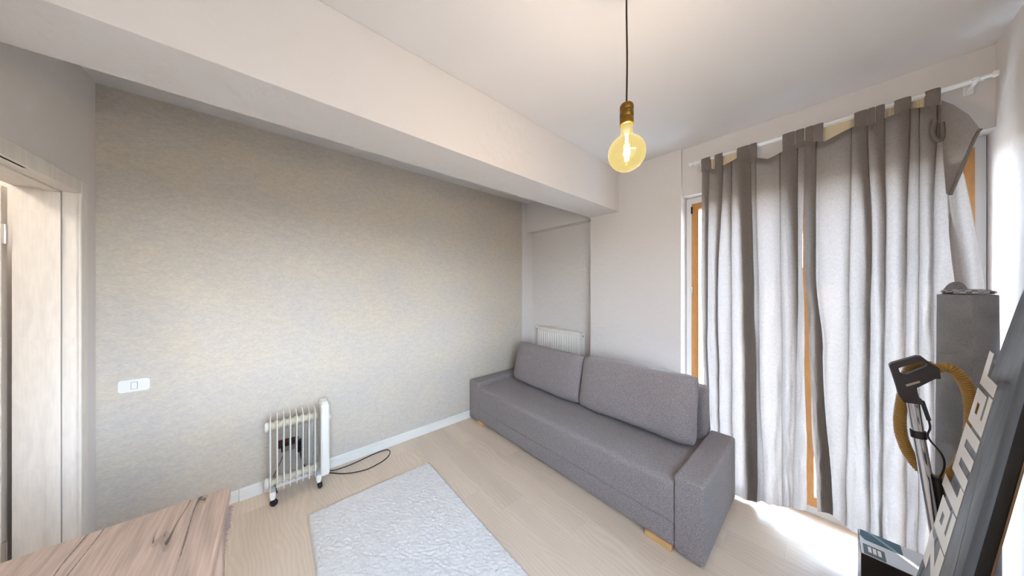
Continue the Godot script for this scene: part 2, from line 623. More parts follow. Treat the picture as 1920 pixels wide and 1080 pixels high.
func skirting(x0: float, x1: float, t: float, h: float) -> ArrayMesh:
	# profile in (y, depth), swept along x
	var pr := [Vector2(0, t), Vector2(h * 0.66, t), Vector2(h * 0.70, t - 0.003), Vector2(h * 0.76, t - 0.003), Vector2(h * 0.79, t - 0.006), Vector2(h * 0.86, t - 0.006), Vector2(h * 0.90, t - 0.009), Vector2(h, t - 0.010), Vector2(h, 0.0005), Vector2(0, 0.0005)]
	var poly := PackedVector2Array()
	for p in pr:
		poly.append(Vector2(p.y, p.x))
	return moved(prism(poly, 0, x1 - x0), Transform3D(Basis(Vector3(0, 0, 1), Vector3(0, 1, 0), Vector3(-1, 0, 0)), Vector3(x1, 0, ZB)))

# ---------------------------------------------------------------- window
func build_window() -> void:
	var w := Node3D.new()
	w.name = "window_1"
	add_child(w)
	tag(w, "tall two-leaf balcony window framed in golden wood", "window", "", "structure")
	var z0 := -0.795
	var z1 := 0.528
	var X0 := 2.70
	var zm := -0.105
	# outer frame in white, sashes in golden wood
	obj("frame", boxes([[Vector3(X0, 0, z0), Vector3(X0 + 0.07, 2.268, z0 + 0.04)], [Vector3(X0, 0, z1 - 0.03), Vector3(X0 + 0.07, 2.268, z1)], [Vector3(X0, 2.22, z0 + 0.04), Vector3(X0 + 0.07, 2.268, z1 - 0.03)], [Vector3(X0, 0, z0 + 0.04), Vector3(X0 + 0.07, 0.05, z1 - 0.03)]]), M.pvc, w)
	for s in [[z0 + 0.042, zm - 0.002], [zm + 0.002, z1 - 0.032]]:
		var a: float = s[0]
		var b: float = s[1]
		var sash := obj("sash", boxes([[Vector3(X0 - 0.015, 0.055, a), Vector3(X0 + 0.05, 2.215, a + 0.05)], [Vector3(X0 - 0.015, 0.055, b - 0.05), Vector3(X0 + 0.05, 2.215, b)], [Vector3(X0 - 0.015, 2.165, a + 0.05), Vector3(X0 + 0.05, 2.215, b - 0.05)], [Vector3(X0 - 0.015, 0.055, a + 0.05), Vector3(X0 + 0.05, 0.12, b - 0.05)]]), M.oak, w)
		obj("pane", box(Vector3(X0 + 0.012, 0.12, a + 0.05), Vector3(X0 + 0.016, 2.165, b - 0.05)), M.glass, sash)
	for y in [2.16, 1.48]:
		obj("hinge", rbox(Vector3(0.012, 0.06, 0.012), 0.004, 1), M.black if y > 2.0 else M.chrome, w, Vector3(X0 - 0.022, y, z0 + 0.045))
	# second window, behind the camera, that lights the papered wall
	var w2 := Node3D.new()
	w2.name = "window_2"
	add_child(w2)
	tag(w2, "white framed window in the right wall", "window", "", "structure")
	var zf := ZR + 0.10
	obj("frame", boxes([[Vector3(-0.655, 0.855, zf), Vector3(-0.595, 2.195, zf + 0.06)], [Vector3(0.715, 0.855, zf), Vector3(0.775, 2.195, zf + 0.06)], [Vector3(-0.595, 2.135, zf), Vector3(0.715, 2.195, zf + 0.06)], [Vector3(-0.595, 0.855, zf), Vector3(0.715, 0.915, zf + 0.06)], [Vector3(0.03, 0.915, zf), Vector3(0.09, 2.135, zf + 0.06)]]), M.pvc, w2)
	obj("pane", box(Vector3(-0.595, 0.915, zf + 0.03), Vector3(0.03, 2.135, zf + 0.034)), M.glass, w2)
	obj("pane", box(Vector3(0.09, 0.915, zf + 0.03), Vector3(0.715, 2.135, zf + 0.034)), M.glass, w2)
	# balcony outside
	struct("balcony_floor", box(Vector3(2.87, -0.25, -2.6), Vector3(4.4, -0.06, 2.4)), M.slab, "pale balcony slab outside the window", "balcony")

# ---------------------------------------------------------------- door
func build_door() -> void:
	var d := Node3D.new()
	d.name = "door_1"
	add_child(d)
	tag(d, "whitened wood door frame with the leaf standing open", "door", "", "structure")
	var zi := -2.50       # far side of the opening
	var zn := -1.72
	# casing on the room side
	obj("casing", rbox(Vector3(0.022, 2.055, 0.067), 0.007, 3), M.door, d, Vector3(XL + 0.011, 1.0275, zi - 0.0335))
	obj("casing", rbox(Vector3(0.022, 2.055, 0.067), 0.007, 3), M.door, d, Vector3(XL + 0.011, 1.0275, zn + 0.0335))
	obj("casing", rbox(Vector3(0.0225, 0.073, zn - zi), 0.007, 3), M.door, d, Vector3(XL + 0.011, 2.0185, (zi + zn) * 0.5))
	# lining: three steps with fine gaps
	for e in [[XL + 0.015, XL - 0.032, 0.0], [XL - 0.034, XL - 0.074, 0.008], [XL - 0.076, XL - 0.160, 0.0]]:
		var xa: float = e[1]
		var xb: float = e[0]
		obj("lining", box(Vector3(xa, 0, zi - 0.03), Vector3(xb, 1.982, zi + float(e[2]))), M.door, d)
		obj("lining", box(Vector3(xa, 0, zn - float(e[2])), Vector3(xb, 1.982, zn + 0.03)), M.door, d)
		obj("lining", box(Vector3(xa, 1.982 - float(e[2]), zi), Vector3(xb, 2.01, zn)), M.door, d)
	var leaf := obj("leaf", rbox(Vector3(0.80, 1.97, 0.04), 0.003, 1), M.door, d, Vector3(XL - 0.182 - 0.40, 0.99, zi - 0.012))
	for y in [1.75, 0.28]:
		obj("hinge", cyl(0.0075, 0.0075, -0.045, 0.045, 12), M.chrome, leaf, Vector3(0.407, y - 0.99, 0.018))

# ---------------------------------------------------------------- sofa
func build_sofa() -> void:
	var s := thing("sofa", "long grey tweed sofa bed with boxy arms on the window side", "sofa", Vector3(1.70, 0, -0.42))
	var L := 2.29
	for z in [-0.073, -L + 0.090]:
		var w := 0.146 if z > -1 else 0.18
		obj("armrest", rbox(Vector3(0.76, 0.43, w), 0.018, 3), M.tweed, s, Vector3(0.38, 0.232, z))
	var za := -L + 0.182
	var zc := (-0.148 + za) * 0.5
	var len := -0.148 - za
	obj("base", rbox(Vector3(0.71, 0.128, len), 0.010, 2), M.tweed, s, Vector3(0.361, 0.096, zc))
	obj("seat", seat_mesh(0.665, 0.235, len), M.tweed, s, Vector3(0.3375, 0.2785, zc))
	obj("backrest", rbox(Vector3(0.11, 0.66, len), 0.03, 3), M.tweed, s, Vector3(0.70, 0.447, zc))
	for z in [-0.23, za + 0.045]:
		for x in [0.02, 0.64]:
			obj("leg", rbox(Vector3(0.05, 0.0315, 0.15 if z > -1 else 0.09), 0.003, 1), M.leg, s, Vector3(x + 0.002, 0.016, z))
	# loose back cushions
	cushion(Vector3(2.195, 0.640, -1.955), 0.92, 0.45, -0.19, 0.02, "grey tweed back cushion at the radiator end of the sofa", 5)
	cushion(Vector3(2.180, 0.650, -1.035), 0.925, 0.47, -0.22, -0.015, "grey tweed back cushion at the curtain end of the sofa", 9)

func seat_mesh(dx: float, dy: float, dz: float) -> ArrayMesh:
	# upholstered block with a well rounded front top edge and a slight crown
	var prof := PackedVector2Array()
	var pts := [Vector2(-dx / 2 + 0.010, -dy / 2), Vector2(-dx / 2 + 0.004, -dy / 2 + 0.003), Vector2(-dx / 2, -dy / 2 + 0.010), Vector2(-dx / 2, dy / 2 - 0.035)]
	for i in 7:
		var g := PI - PI * 0.5 * i / 6.0
		pts.append(Vector2(-dx / 2 + 0.035 + 0.035 * cos(g), dy / 2 - 0.035 + 0.035 * sin(g)))
	for i in 6:
		var t := (i + 1) / 6.0
		pts.append(Vector2(lerpf(-dx / 2 + 0.035, dx / 2, t), dy / 2 + 0.012 * sin(PI * t)))
	pts.append(Vector2(dx / 2, -dy / 2))
	for p in pts:
		prof.append(p)
	var m := prism(prof, -dz / 2, dz / 2)
	var st := SurfaceTool.new()
	st.create_from(m, 0)
	return st.commit()

func cushion(c: Vector3, w: float, h: float, lean: float, roll: float, label: String, seed_: int) -> void:
	var n := noise(seed_, 2.2, 3)
	var d := 0.185
	var rows := []
	var N := 44
	for side in [1.0, -1.0]:
		var face := []
		for i in N + 1:
			var r := []
			for j in N + 1:
				var a := -1.0 + 2.0 * i / N
				var b := -1.0 + 2.0 * j / N
				a = sin(a * PI / 2)
				b = sin(b * PI / 2)
				var prof := pow(maxf(0.0, 1.0 - pow(absf(a), 5.0)), 0.36) * pow(maxf(0.0, 1.0 - pow(absf(b), 7.0)), 0.36)
				# soft outline: sides drawn in a little, corners rounded
				var z := b * w * 0.5 * (1.0 - 0.02 * (1.0 - a * a)) * (1.0 - 0.035 * pow(absf(a), 8.0))
				var y := a * h * 0.5 * (1.0 - 0.02 * (1.0 - b * b)) * (1.0 - 0.06 * pow(absf(b), 8.0))
				var x: float = side * d * 0.5 * prof * (1.0 - 0.10 * a) + prof * side * 0.010 * n.get_noise_3d(y * 2.0, z * 1.4, side)
				if prof > 0.01:
					y += 0.008 * n.get_noise_3d(z * 1.5, side * 3.0, 7.0) * absf(a)
				r.append(Vector3(x, y, z))
			face.append(r)
		if side < 0:
			for r in face:
				r.reverse()
		# crease folds near the short ends
		rows.append(face)
	# front looks to -x (the room), back to +x
	var m := joined([[sheet(rows[0]), Transform3D.IDENTITY], [sheet(rows[1]), Transform3D.IDENTITY]])
	var o := obj("sofa_cushion", m, M.tweed, null, c, Vector3(roll, 0, lean))
	tag(o, label, "cushion", "sofa back cushions")

# ---------------------------------------------------------------- curtains
# keyed value: [[y, v], ...] from the top down, smooth in between
func keyed(keys: Array, y: float) -> float:
	if y >= keys[0][0]:
		return keys[0][1]
	for i in keys.size() - 1:
		if y >= keys[i + 1][0]:
			var t: float = (keys[i][0] - y) / (keys[i][0] - keys[i + 1][0])
			return lerpf(keys[i][1], keys[i + 1][1], t * t * (3.0 - 2.0 * t))
	return keys[-1][1]

# edges and pleats are keyed by height; a pleat doubles the cloth back on itself
func curtain_panel(x0: float, left: Array, right: Array, pleats: Array, top: Array, hem: Array, seed_: int, wave: float) -> Array:
	var n := noise(seed_, 1.0, 2)
	var rows := []
	var R := 70
	var SP := 16
	for i in R + 1:
		var f := float(i) / R
		var ya := lerpf(2.40, 0.10, f)
		var zs := []       # [z, x offset]
		var z := keyed(left, ya)
		var span := 0
		var pl := []
		for p in pleats:
			pl.append([keyed(p[0], ya), keyed(p[1], ya)])
		pl.append([keyed(right, ya), -9.0])
		for p in pl:
			var ze: float = p[0] if p[1] < -8.0 else maxf(p[0], p[1])
			for j in SP:
				var t := float(j) / SP
				var zz := lerpf(z, ze, t)
				var soft := sin(PI * t)
				var amp := wave * (0.55 + 0.75 * f) * soft
				var bow := amp * sin(zz * 36.0 + seed_ + 2.0 * n.get_noise_2d(zz * 3.0, ya * 0.8)) + amp * 0.3 * sin(zz * 71.0 + ya * 1.6)
				zs.append([zz, bow])
			if p[1] > -8.0:
				var zl: float = minf(p[0], p[1])
				for q in [[ze, 0.0], [ze - 0.004, 0.006], [lerpf(ze, zl, 0.5), 0.010], [zl + 0.004, 0.013], [zl, 0.017], [zl + 0.004, 0.021], [lerpf(ze, zl, 0.5), 0.023], [ze - 0.004, 0.025]]:
					zs.append(q)
				z = ze + 0.002
			else:
				zs.append([ze, 0.0])
			span += 1
		var row := []
		for q in zs:
			var yt := keyed_z(top, q[0])
			var yb := keyed_z(hem, q[0])
			var y := lerpf(yt, yb, f)
			var crumple := (0.002 + 0.010 * f) * n.get_noise_2d(q[0] * 11.0, y * 2.4 + 50.0) + 0.004 * f * n.get_noise_2d(q[0] * 40.0, y * 7.0)
			row.append(Vector3(x0 + q[1] + crumple, y, q[0] + 0.006 * f * n.get_noise_2d(q[0] * 7.0 + 30.0, y * 2.0)))
		rows.append(row)
	return rows

# value along z: [[z, v], ...] rising z
func keyed_z(keys: Array, z: float) -> float:
	if z <= keys[0][0]:
		return keys[0][1]
	for i in keys.size() - 1:
		if z <= keys[i + 1][0]:
			return lerpf(keys[i][1], keys[i + 1][1], (z - keys[i][0]) / (keys[i + 1][0] - keys[i][0]))
	return keys[-1][1]

func hang(rows: Array, called: String, label: String, tabs: Array, tapes: Array) -> Node3D:
	var c := thing(called, label, "curtain", Vector3(0, 0, 0), 0.0, "taupe linen curtains")
	obj("cloth", sheet(rows), M.linen, c)
	# folded heading behind the top edge
	var head := []
	for k in 3:
		var r := []
		for p in rows[0]:
			r.append(p + Vector3(0.003, -0.022 * k, 0))
		head.append(r)
	obj("heading", sheet(head), M.linen, c)
	for t in tabs:
		var st := []
		var za: float = t[0]
		var zb: float = t[1]
		for k in 15:
			# up the front, over the rail, down behind
			var p: Vector2
			if k < 5:
				p = Vector2(2.486, lerpf(float(t[2]) - 0.03, 2.487, k / 4.0))
			elif k < 10:
				var g := PI * (k - 4) / 6.0
				p = Vector2(2.5 - 0.014 * cos(g), 2.487 + 0.012 * sin(g))
			else:
				p = Vector2(2.514, lerpf(2.487, float(t[2]) - 0.03, (k - 10) / 4.0))
			var r := []
			for j in 5:
				var e := j / 4.0
				r.append(Vector3(p.x - 0.004 * sin(PI * e), p.y, lerpf(za, zb, e) + (0.004 * (e - 0.5) * float(k) / 5.0 if k < 5 else 0.0)))
			st.append(r)
		st.reverse()
		obj("tab", sheet(st), M.linen, c)
	for t in tapes:
		var tr := []
		for k in 4:
			var r := []
			for j in 13:
				var e := j / 12.0
				r.append(Vector3(2.522 + 0.004 * sin(e * 21.0 + t[0] * 40.0), lerpf(2.478, 2.36, k / 3.0), lerpf(t[0], t[1], e)))
			tr.append(r)
		obj("heading_tape", sheet(tr), M.cream, c)
	return c

func build_curtains() -> void:
	# rail with brackets
	var rail := thing("curtain_rail", "thin white curtain rail above the balcony window", "curtain rail", Vector3.ZERO)
	obj("rail", rod(Vector3(2.5, 2.485, -0.705), Vector3(2.5, 2.485, 0.505), 0.0085), M.pvc, rail)
	obj("rail", rod(Vector3(2.532, 2.487, -0.69), Vector3(2.532, 2.487, 0.49), 0.006), M.pvc, rail)
	for z in [-0.672, 0.462]:
		obj("bracket", joined([[rbox(Vector3(0.10, 0.012, 0.012), 0.003, 1), at(2.551, 2.473, z)], [rbox(Vector3(0.010, 0.045, 0.030), 0.003, 1), at(2.596, 2.478, z)], [rbox(Vector3(0.022, 0.020, 0.020), 0.004, 1), at(2.5, 2.4838, z)]]), M.pvc, rail)
	for z in [-0.712, 0.511]:
		obj("end_cap", rbox(Vector3(0.024, 0.024, 0.016), 0.005, 2), M.plastic, rail, Vector3(2.5, 2.485, z))
	var seam := func(a: float, b: float) -> Array: return [[[2.4, a], [1.2, (a + b) * 0.5], [0.1, b]], [[2.4, a + 0.006], [1.2, (a + b) * 0.5 + 0.006], [0.1, b + 0.006]]]
	# left panel
	var rl := curtain_panel(2.487,
		[[2.4, -0.628], [1.6, -0.634], [1.0, -0.620], [0.1, -0.600]],
		[[2.4, -0.086], [1.7, -0.096], [1.2, -0.088], [0.1, -0.080]],
		[
			[[[2.4, -0.612], [1.2, -0.606], [0.1, -0.58]], [[2.4, -0.585], [1.2, -0.592], [0.1, -0.57]]],
			[[[2.4, -0.530], [1.5, -0.545], [0.1, -0.52]], [[2.4, -0.498], [1.5, -0.528], [0.1, -0.51]]],
			[[[2.4, -0.468], [1.5, -0.455], [0.1, -0.45]], [[2.4, -0.448], [1.5, -0.447], [0.1, -0.44]]],
			[[[2.4, -0.416], [1.5, -0.395], [0.9, -0.386], [0.1, -0.374]], [[2.4, -0.343], [1.5, -0.326], [0.9, -0.310], [0.1, -0.310]]],
			seam.call(-0.325, -0.285),
			seam.call(-0.205, -0.190),
			[[[2.4, -0.178], [1.5, -0.148], [0.9, -0.139], [0.1, -0.150]], [[2.4, -0.118], [1.5, -0.116], [0.9, -0.125], [0.1, -0.142]]],
		],
		[[-0.63, 2.428], [-0.534, 2.385], [-0.40, 2.432], [-0.33, 2.40], [-0.256, 2.362], [-0.18, 2.388], [-0.085, 2.418]],
		[[-0.62, 0.02], [-0.37, 0.014], [-0.31, 0.035], [-0.29, 0.065], [-0.256, 0.05], [-0.18, 0.085], [-0.08, 0.12]], 3, 0.0055)
	hang(rl, "curtain", "taupe linen tab-top curtain hanging behind the sofa arm", [[-0.632, -0.577, 2.425], [-0.547, -0.502, 2.395], [-0.416, -0.352, 2.43], [-0.348, -0.312, 2.40], [-0.185, -0.130, 2.39], [-0.126, -0.090, 2.41]], [[-0.578, -0.545], [-0.503, -0.415]])
	# right panel
	var rr := curtain_panel(2.480,
		[[2.4, -0.090], [1.7, -0.088], [1.2, -0.070], [0.7, -0.060], [0.1, -0.035]],
		[[2.4, 0.378], [2.0, 0.392], [1.5, 0.424], [0.1, 0.430]],
		[
			[[[2.4, -0.085], [1.6, -0.080], [1.1, -0.062], [0.1, -0.030]], [[2.4, -0.040], [1.6, -0.041], [1.1, -0.014], [0.1, 0.026]]],
			seam.call(0.088, 0.070),
			[[[2.4, 0.112], [1.8, 0.138], [1.1, 0.135], [0.1, 0.150]], [[2.4, 0.150], [1.8, 0.165], [1.1, 0.158], [0.1, 0.158]]],
			[[[2.4, 0.172], [1.8, 0.190], [1.1, 0.196], [0.1, 0.190]], [[2.4, 0.206], [1.8, 0.212], [1.1, 0.205], [0.1, 0.200]]],
			[[[2.4, 0.250], [1.8, 0.256], [1.1, 0.256], [0.1, 0.262]], [[2.4, 0.285], [1.8, 0.276], [1.1, 0.270], [0.1, 0.276]]],
			seam.call(0.305, 0.300),
			[[[2.4, 0.335], [1.8, 0.338], [1.1, 0.342], [0.1, 0.350]], [[2.4, 0.362], [1.8, 0.350], [1.1, 0.350], [0.1, 0.358]]],
		],
		[[-0.09, 2.41], [-0.03, 2.385], [-0.005, 2.378], [0.102, 2.416], [0.16, 2.40], [0.211, 2.415], [0.277, 2.428], [0.37, 2.405]],
		[[-0.03, 0.15], [0.023, 0.16], [0.10, 0.12], [0.19, 0.10], [0.27, 0.09], [0.40, 0.07]], 8, 0.0065)
	var c := hang(rr, "curtain", "taupe linen tab-top curtain with a loose flopping corner beside the rolled carpet", [[-0.084, -0.050, 2.40], [-0.047, -0.012, 2.39], [0.106, 0.150, 2.41], [0.153, 0.176, 2.40], [0.180, 0.207, 2.41], [0.239, 0.288, 2.42], [0.331, 0.371, 2.41]], [[-0.012, 0.105], [0.207, 0.240], [0.288, 0.332]])
	# the corner that has come off the rail, and the edge drawn over to the carpet roll
	var flap := [
		[Vector3(2.478, 2.425, 0.372), Vector3(2.470, 2.385, 0.402), Vector3(2.462, 2.315, 0.440), Vector3(2.462, 2.232, 0.468)],
		[Vector3(2.472, 2.36, 0.370), Vector3(2.452, 2.310, 0.398), Vector3(2.440, 2.262, 0.430), Vector3(2.448, 2.215, 0.458)],
		[Vector3(2.468, 2.26, 0.372), Vector3(2.450, 2.20, 0.395), Vector3(2.438, 2.17, 0.418), Vector3(2.446, 2.15, 0.440)],
		[Vector3(2.468, 2.12, 0.376), Vector3(2.456, 2.08, 0.392), Vector3(2.446, 2.065, 0.405), Vector3(2.450, 2.055, 0.418)],
		[Vector3(2.472, 1.96, 0.384), Vector3(2.468, 1.955, 0.387), Vector3(2.466, 1.952, 0.391), Vector3(2.466, 1.95, 0.394)]]
	obj("loose_corner", sheet(flap), M.linen, c)
	var edge := []
	for i in 4:
		edge.append(flap[i][3])
	edge.append(flap[4][3])
	obj("rolled_edge", tube(edge, 0.006, 6, 6), M.linen, c)
	var tail := []
	for i in 9:
		var t := i / 8.0
		var r := []
		for j in 9:
			var e := j / 8.0
			var zl := lerpf(0.386, 0.420, t * t) 
			var zr := lerpf(0.425, 0.488, pow(t, 0.8))
			r.append(Vector3(2.490 - 0.012 * sin(PI * e) - 0.03 * t + 0.006 * sin(e * 9.0 + t * 2.0), lerpf(2.10, 1.36, t), lerpf(zl, zr, e)))
		tail.append(r)
	obj("drawn_edge", sheet(tail), M.linen, c)
	var knot := []
	for p in [Vector3(2.466, 2.33, 0.352), Vector3(2.455, 2.27, 0.345), Vector3(2.452, 2.225, 0.356), Vector3(2.462, 2.235, 0.372), Vector3(2.468, 2.31, 0.372)]:
		knot.append(p)
	obj("loose_tab", sweep(smooth_path(knot, 5), func(_k): return 0.009, 6), M.linen, c)

# ---------------------------------------------------------------- table and rugs
func build_table() -> void:
	var t := thing("table", "rustic oak table with dark cracks in its top, in the near left corner", "table", Vector3(-0.437, 0, -0.86))
	var sx := 0.626
	var sz := 1.196
	var top := rbox(Vector3(sx, 0.038, sz), 0.002, 1)
	# grain runs along z: uv from the plan
	var mdt := MeshDataTool.new()
	mdt.create_from_surface(top, 0)
	for i in mdt.get_vertex_count():
		var p := mdt.get_vertex(i)
		mdt.set_vertex_uv(i, Vector2((p.x + sx / 2) / sx + p.y * 0.6, (p.z + sz / 2) / sz))
	var top2 := ArrayMesh.new()
	mdt.commit_to_surface(top2)
	obj("table_top", top2, M.table, t, Vector3(0, 0.741, 0))
	for x in [-0.27, 0.27]:
		for z in [-0.55, 0.55]:
			obj("leg", rbox(Vector3(0.06, 0.7215, 0.06), 0.004, 1), M.table, t, Vector3(x, 0.36075, z))

func build_rugs() -> void:
	# white shaggy rug
	var n := noise(31, 9.0, 3)
	var rows := []
	var x0 := 0.16
	var x1 := 0.995
	var z0 := -2.225
	var z1 := -0.72
	var NX := 110
	var NZ := 190
	for i in NZ + 1:
		var r := []
		for j in NX + 1:
			var x := lerpf(x0, x1, float(j) / NX)
			var z := lerpf(z0, z1, float(i) / NZ)
			var e := minf(minf(j, NX - j) * (x1 - x0) / NX, minf(i, NZ - i) * (z1 - z0) / NZ)
			var y := 0.028 * (1.0 - exp(-e / 0.006)) + (0.0045 * n.get_noise_2d(x * 6.0, z * 6.0) + rng.randf_range(-0.0025, 0.0025)) * minf(1.0, e / 0.01)
			if j == 0 or j == NX:
				x += 0.006 * n.get_noise_1d(z * 9.0) + rng.randf_range(-0.002, 0.002)
			if i == 0 or i == NZ:
				z += 0.006 * n.get_noise_1d(x * 9.0 + 40.0) + rng.randf_range(-0.002, 0.002)
			# rounded far corners
			var k := Vector2(maxf(0.0, absf(x - (x0 + x1) / 2) - (x1 - x0) / 2 + 0.03), maxf(0.0, absf(z - (z0 + z1) / 2) - (z1 - z0) / 2 + 0.03))
			if k.length() > 0.03:
				var f := 0.03 / k.length()
				x -= signf(x - (x0 + x1) / 2) * k.x * (1.0 - f)
				z -= signf(z - (z0 + z1) / 2) * k.y * (1.0 - f)
			r.append(Vector3(x, maxf(y, 0.001), z))
		rows.append(r)
	var rg := obj("rug", sheet(rows), M.rug)
	tag(rg, "white shaggy rug lying in front of the sofa", "rug")
	# fringed mauve mat by the door, mostly under the table's edge
	var mat := thing("doormat", "mauve fringed mat whose fringe shows beside the wooden table", "rug", Vector3(0, 0, 0))
	obj("mat", rbox(Vector3(0.46, 0.010, 1.12), 0.004, 2), M.mauve, mat, Vector3(-0.485, 0.006, -2.13))
	var st := new_st()
	for k in 150:
		var z := -2.685 + 1.11 * k / 149.0
		var b := z + rng.randf_range(-0.006, 0.006)
		var l := rng.randf_range(0.034, 0.050)
		var p := [Vector3(-0.257, 0.0085, z), Vector3(-0.257 + l * 0.5, 0.005, (z + b) / 2), Vector3(-0.257 + l, 0.0025, b)]
		for i in 2:
			var w := 0.0022
			var a: Vector3 = p[i]
			var c: Vector3 = p[i + 1]
			quad(st, a + Vector3(0, 0, -w), c + Vector3(0, 0, -w), c + Vector3(0, 0.0018, 0), a + Vector3(0, 0.0018, 0))
			quad(st, a + Vector3(0, 0.0018, 0), c + Vector3(0, 0.0018, 0), c + Vector3(0, 0, w), a + Vector3(0, 0, w))
	var fr := obj("fringe", st.commit(), M.mauve, mat)
	fr.set_meta("kind", "stuff")

# ---------------------------------------------------------------- oil heater
func build_heater() -> void:
	var h := thing("oil_heater", "small white oil-filled heater on castors against the papered wall", "heater", Vector3(0, 0, -2.56))
	var fz := 0.145
	var xs := []
	for k in 8:
		xs.append(-0.022 + 0.0357 * k)
	# one fin: pressed plate with a rounded outline and thicker middle
	var outline := PackedVector2Array()
	for p in rounded_rect(fz, 0.505, 0.022, 6):
		outline.append(p)
	var fin := joined([[prism(outline, -0.0022, 0.0022), Transform3D(Basis(Vector3.UP, PI / 2), Vector3.ZERO)], [rbox(Vector3(0.010, 0.40, 0.085), 0.005, 2), Transform3D.IDENTITY]])
	for x in xs:
		obj("fin", fin, M.enamel, h, Vector3(x, 0.3425, 0))
	# ribbed headers that join the fins
	for y in [0.527, 0.135]:
		var prof := []
		for k in 8:
			var xa: float = -0.040 + 0.0357 * k
			prof.append_array([Vector2(0.022, xa), Vector2(0.031, xa + 0.010), Vector2(0.031, xa + 0.026)])
		prof.push_front(Vector2(0.0, -0.040))
		prof.append(Vector2(0.022, 0.247))
		prof.append(Vector2(0.0, 0.247))
		obj("header", moved(lathe(prof, 18), Transform3D(Basis(Vector3.FORWARD, PI / 2), Vector3.ZERO)), M.cream_enamel, h, Vector3(0, y, 0))
		obj("end_cap", moved(lathe([Vector2(0, -0.052), Vector2(0.026, -0.052), Vector2(0.032, -0.046), Vector2(0.032, -0.030), Vector2(0.0, -0.030)], 18), Transform3D(Basis(Vector3.FORWARD, PI / 2), Vector3.ZERO)), M.enamel, h, Vector3(0, y, 0))
	# control housing with its knob
	var housing := obj("control_housing", rbox(Vector3(0.058, 0.545, 0.155), 0.018, 3), M.enamel, h, Vector3(0.290, 0.348, 0.0))
	obj("vent", rbox(Vector3(0.040, 0.012, 0.10), 0.004, 1), M.plastic, housing, Vector3(0, 0.274, 0))
	obj("knob", moved(lathe([Vector2(0, 0), Vector2(0.020, 0), Vector2(0.018, 0.014), Vector2(0, 0.014)], 18), Transform3D(Basis(Vector3.FORWARD, PI / 2), Vector3.ZERO)), M.plastic, housing, Vector3(0.029, 0.15, 0.02))
	# feet with castors, front and rear
	for x in [-0.010, 0.250]:
		obj("foot", joined([[rbox(Vector3(0.034, 0.040, 0.150), 0.008, 2), at(0, 0.078, 0)], [rbox(Vector3(0.026, 0.022, 0.026), 0.006, 2), at(0, 0.054, 0.062)], [rbox(Vector3(0.026, 0.022, 0.026), 0.006, 2), at(0, 0.054, -0.062)]]), M.enamel, h, Vector3(x, 0, 0))
		for z in [0.066, -0.066]:
			var turn := 0.9 if x < 0.1 else 0.25
			var wheel := moved(lathe([Vector2(0, -0.011), Vector2(0.020, -0.011), Vector2(0.0235, -0.007), Vector2(0.0235, 0.007), Vector2(0.020, 0.011), Vector2(0, 0.011)], 20), Transform3D(Basis(Vector3.UP, turn) * Basis(Vector3.FORWARD, PI / 2), Vector3.ZERO))
			obj("castor", wheel, M.rubber, h, Vector3(x + 0.006, 0.0235, z))
	# wire loop bracket at the socket side
	# mains lead: out of the housing, looping over the floor and back to the outlet
	var lead := [Vector3(0.30, 0.085, -0.066), Vector3(0.325, 0.03, -0.085), Vector3(0.37, 0.005, -0.088), Vector3(0.50, 0.005, -0.082), Vector3(0.674, 0.005, -0.112), Vector3(0.775, 0.005, -0.108), Vector3(0.795, 0.005, -0.05), Vector3(0.735, 0.005, 0.03), Vector3(0.60, 0.005, 0.075), Vector3(0.50, 0.005, 0.055), Vector3(0.42, 0.005, 0.01), Vector3(0.36, 0.007, -0.045), Vector3(0.28, 0.02, -0.110), Vector3(0.20, 0.07, -0.125), Vector3(0.165, 0.14, -0.125), Vector3(0.150, 0.225, -0.118)]
	obj("mains_lead", tube(lead, 0.0038, 8, 8), M.cable, h)
	obj("plug", joined([[rbox(Vector3(0.030, 0.055, 0.030), 0.010, 2), at(0.146, 0.262, -0.112)]]), M.black, h)

	# outlet hanging out of the wall behind the heater
	var s := thing("wall_outlet", "broken wall outlet with dark box hanging out behind the heater fins", "outlet", Vector3(0.09, 0.295, ZB))
	obj("wall_box", rbox(Vector3(0.120, 0.062, 0.012), 0.004, 1), M.red_brown, s, Vector3(-0.012, 0.018, 0.007), Vector3(0, 0, -0.04))
	obj("outlet_body", rbox(Vector3(0.135, 0.056, 0.020), 0.006, 2), M.black, s, Vector3(0.014, -0.006, 0.024), Vector3(0, 0, 0.06))
	for x in [-0.026, 0.012]:
		obj("socket_face", rbox(Vector3(0.036, 0.038, 0.005), 0.002, 1), M.outlet, s, Vector3(x + 0.006, -0.014, 0.0375), Vector3(0, 0, 0.06))
	obj("loose_wire", tube([Vector3(-0.035, -0.03, 0.026), Vector3(-0.055, -0.10, 0.025), Vector3(-0.085, -0.17, 0.022), Vector3(-0.10, -0.205, 0.024)], 0.0022, 6, 6), M.cable, s)

func rounded_rect(w: float, h: float, r: float, seg: int) -> Array:
	var out := []
	for c in [[1, 1, 0.0], [-1, 1, PI / 2], [-1, -1, PI], [1, -1, PI * 1.5]]:
		for i in seg + 1:
			var g: float = c[2] + PI / 2 * i / seg
			out.append(Vector2(c[0] * (w / 2 - r) + r * cos(g), c[1] * (h / 2 - r) + r * sin(g)))
	return out

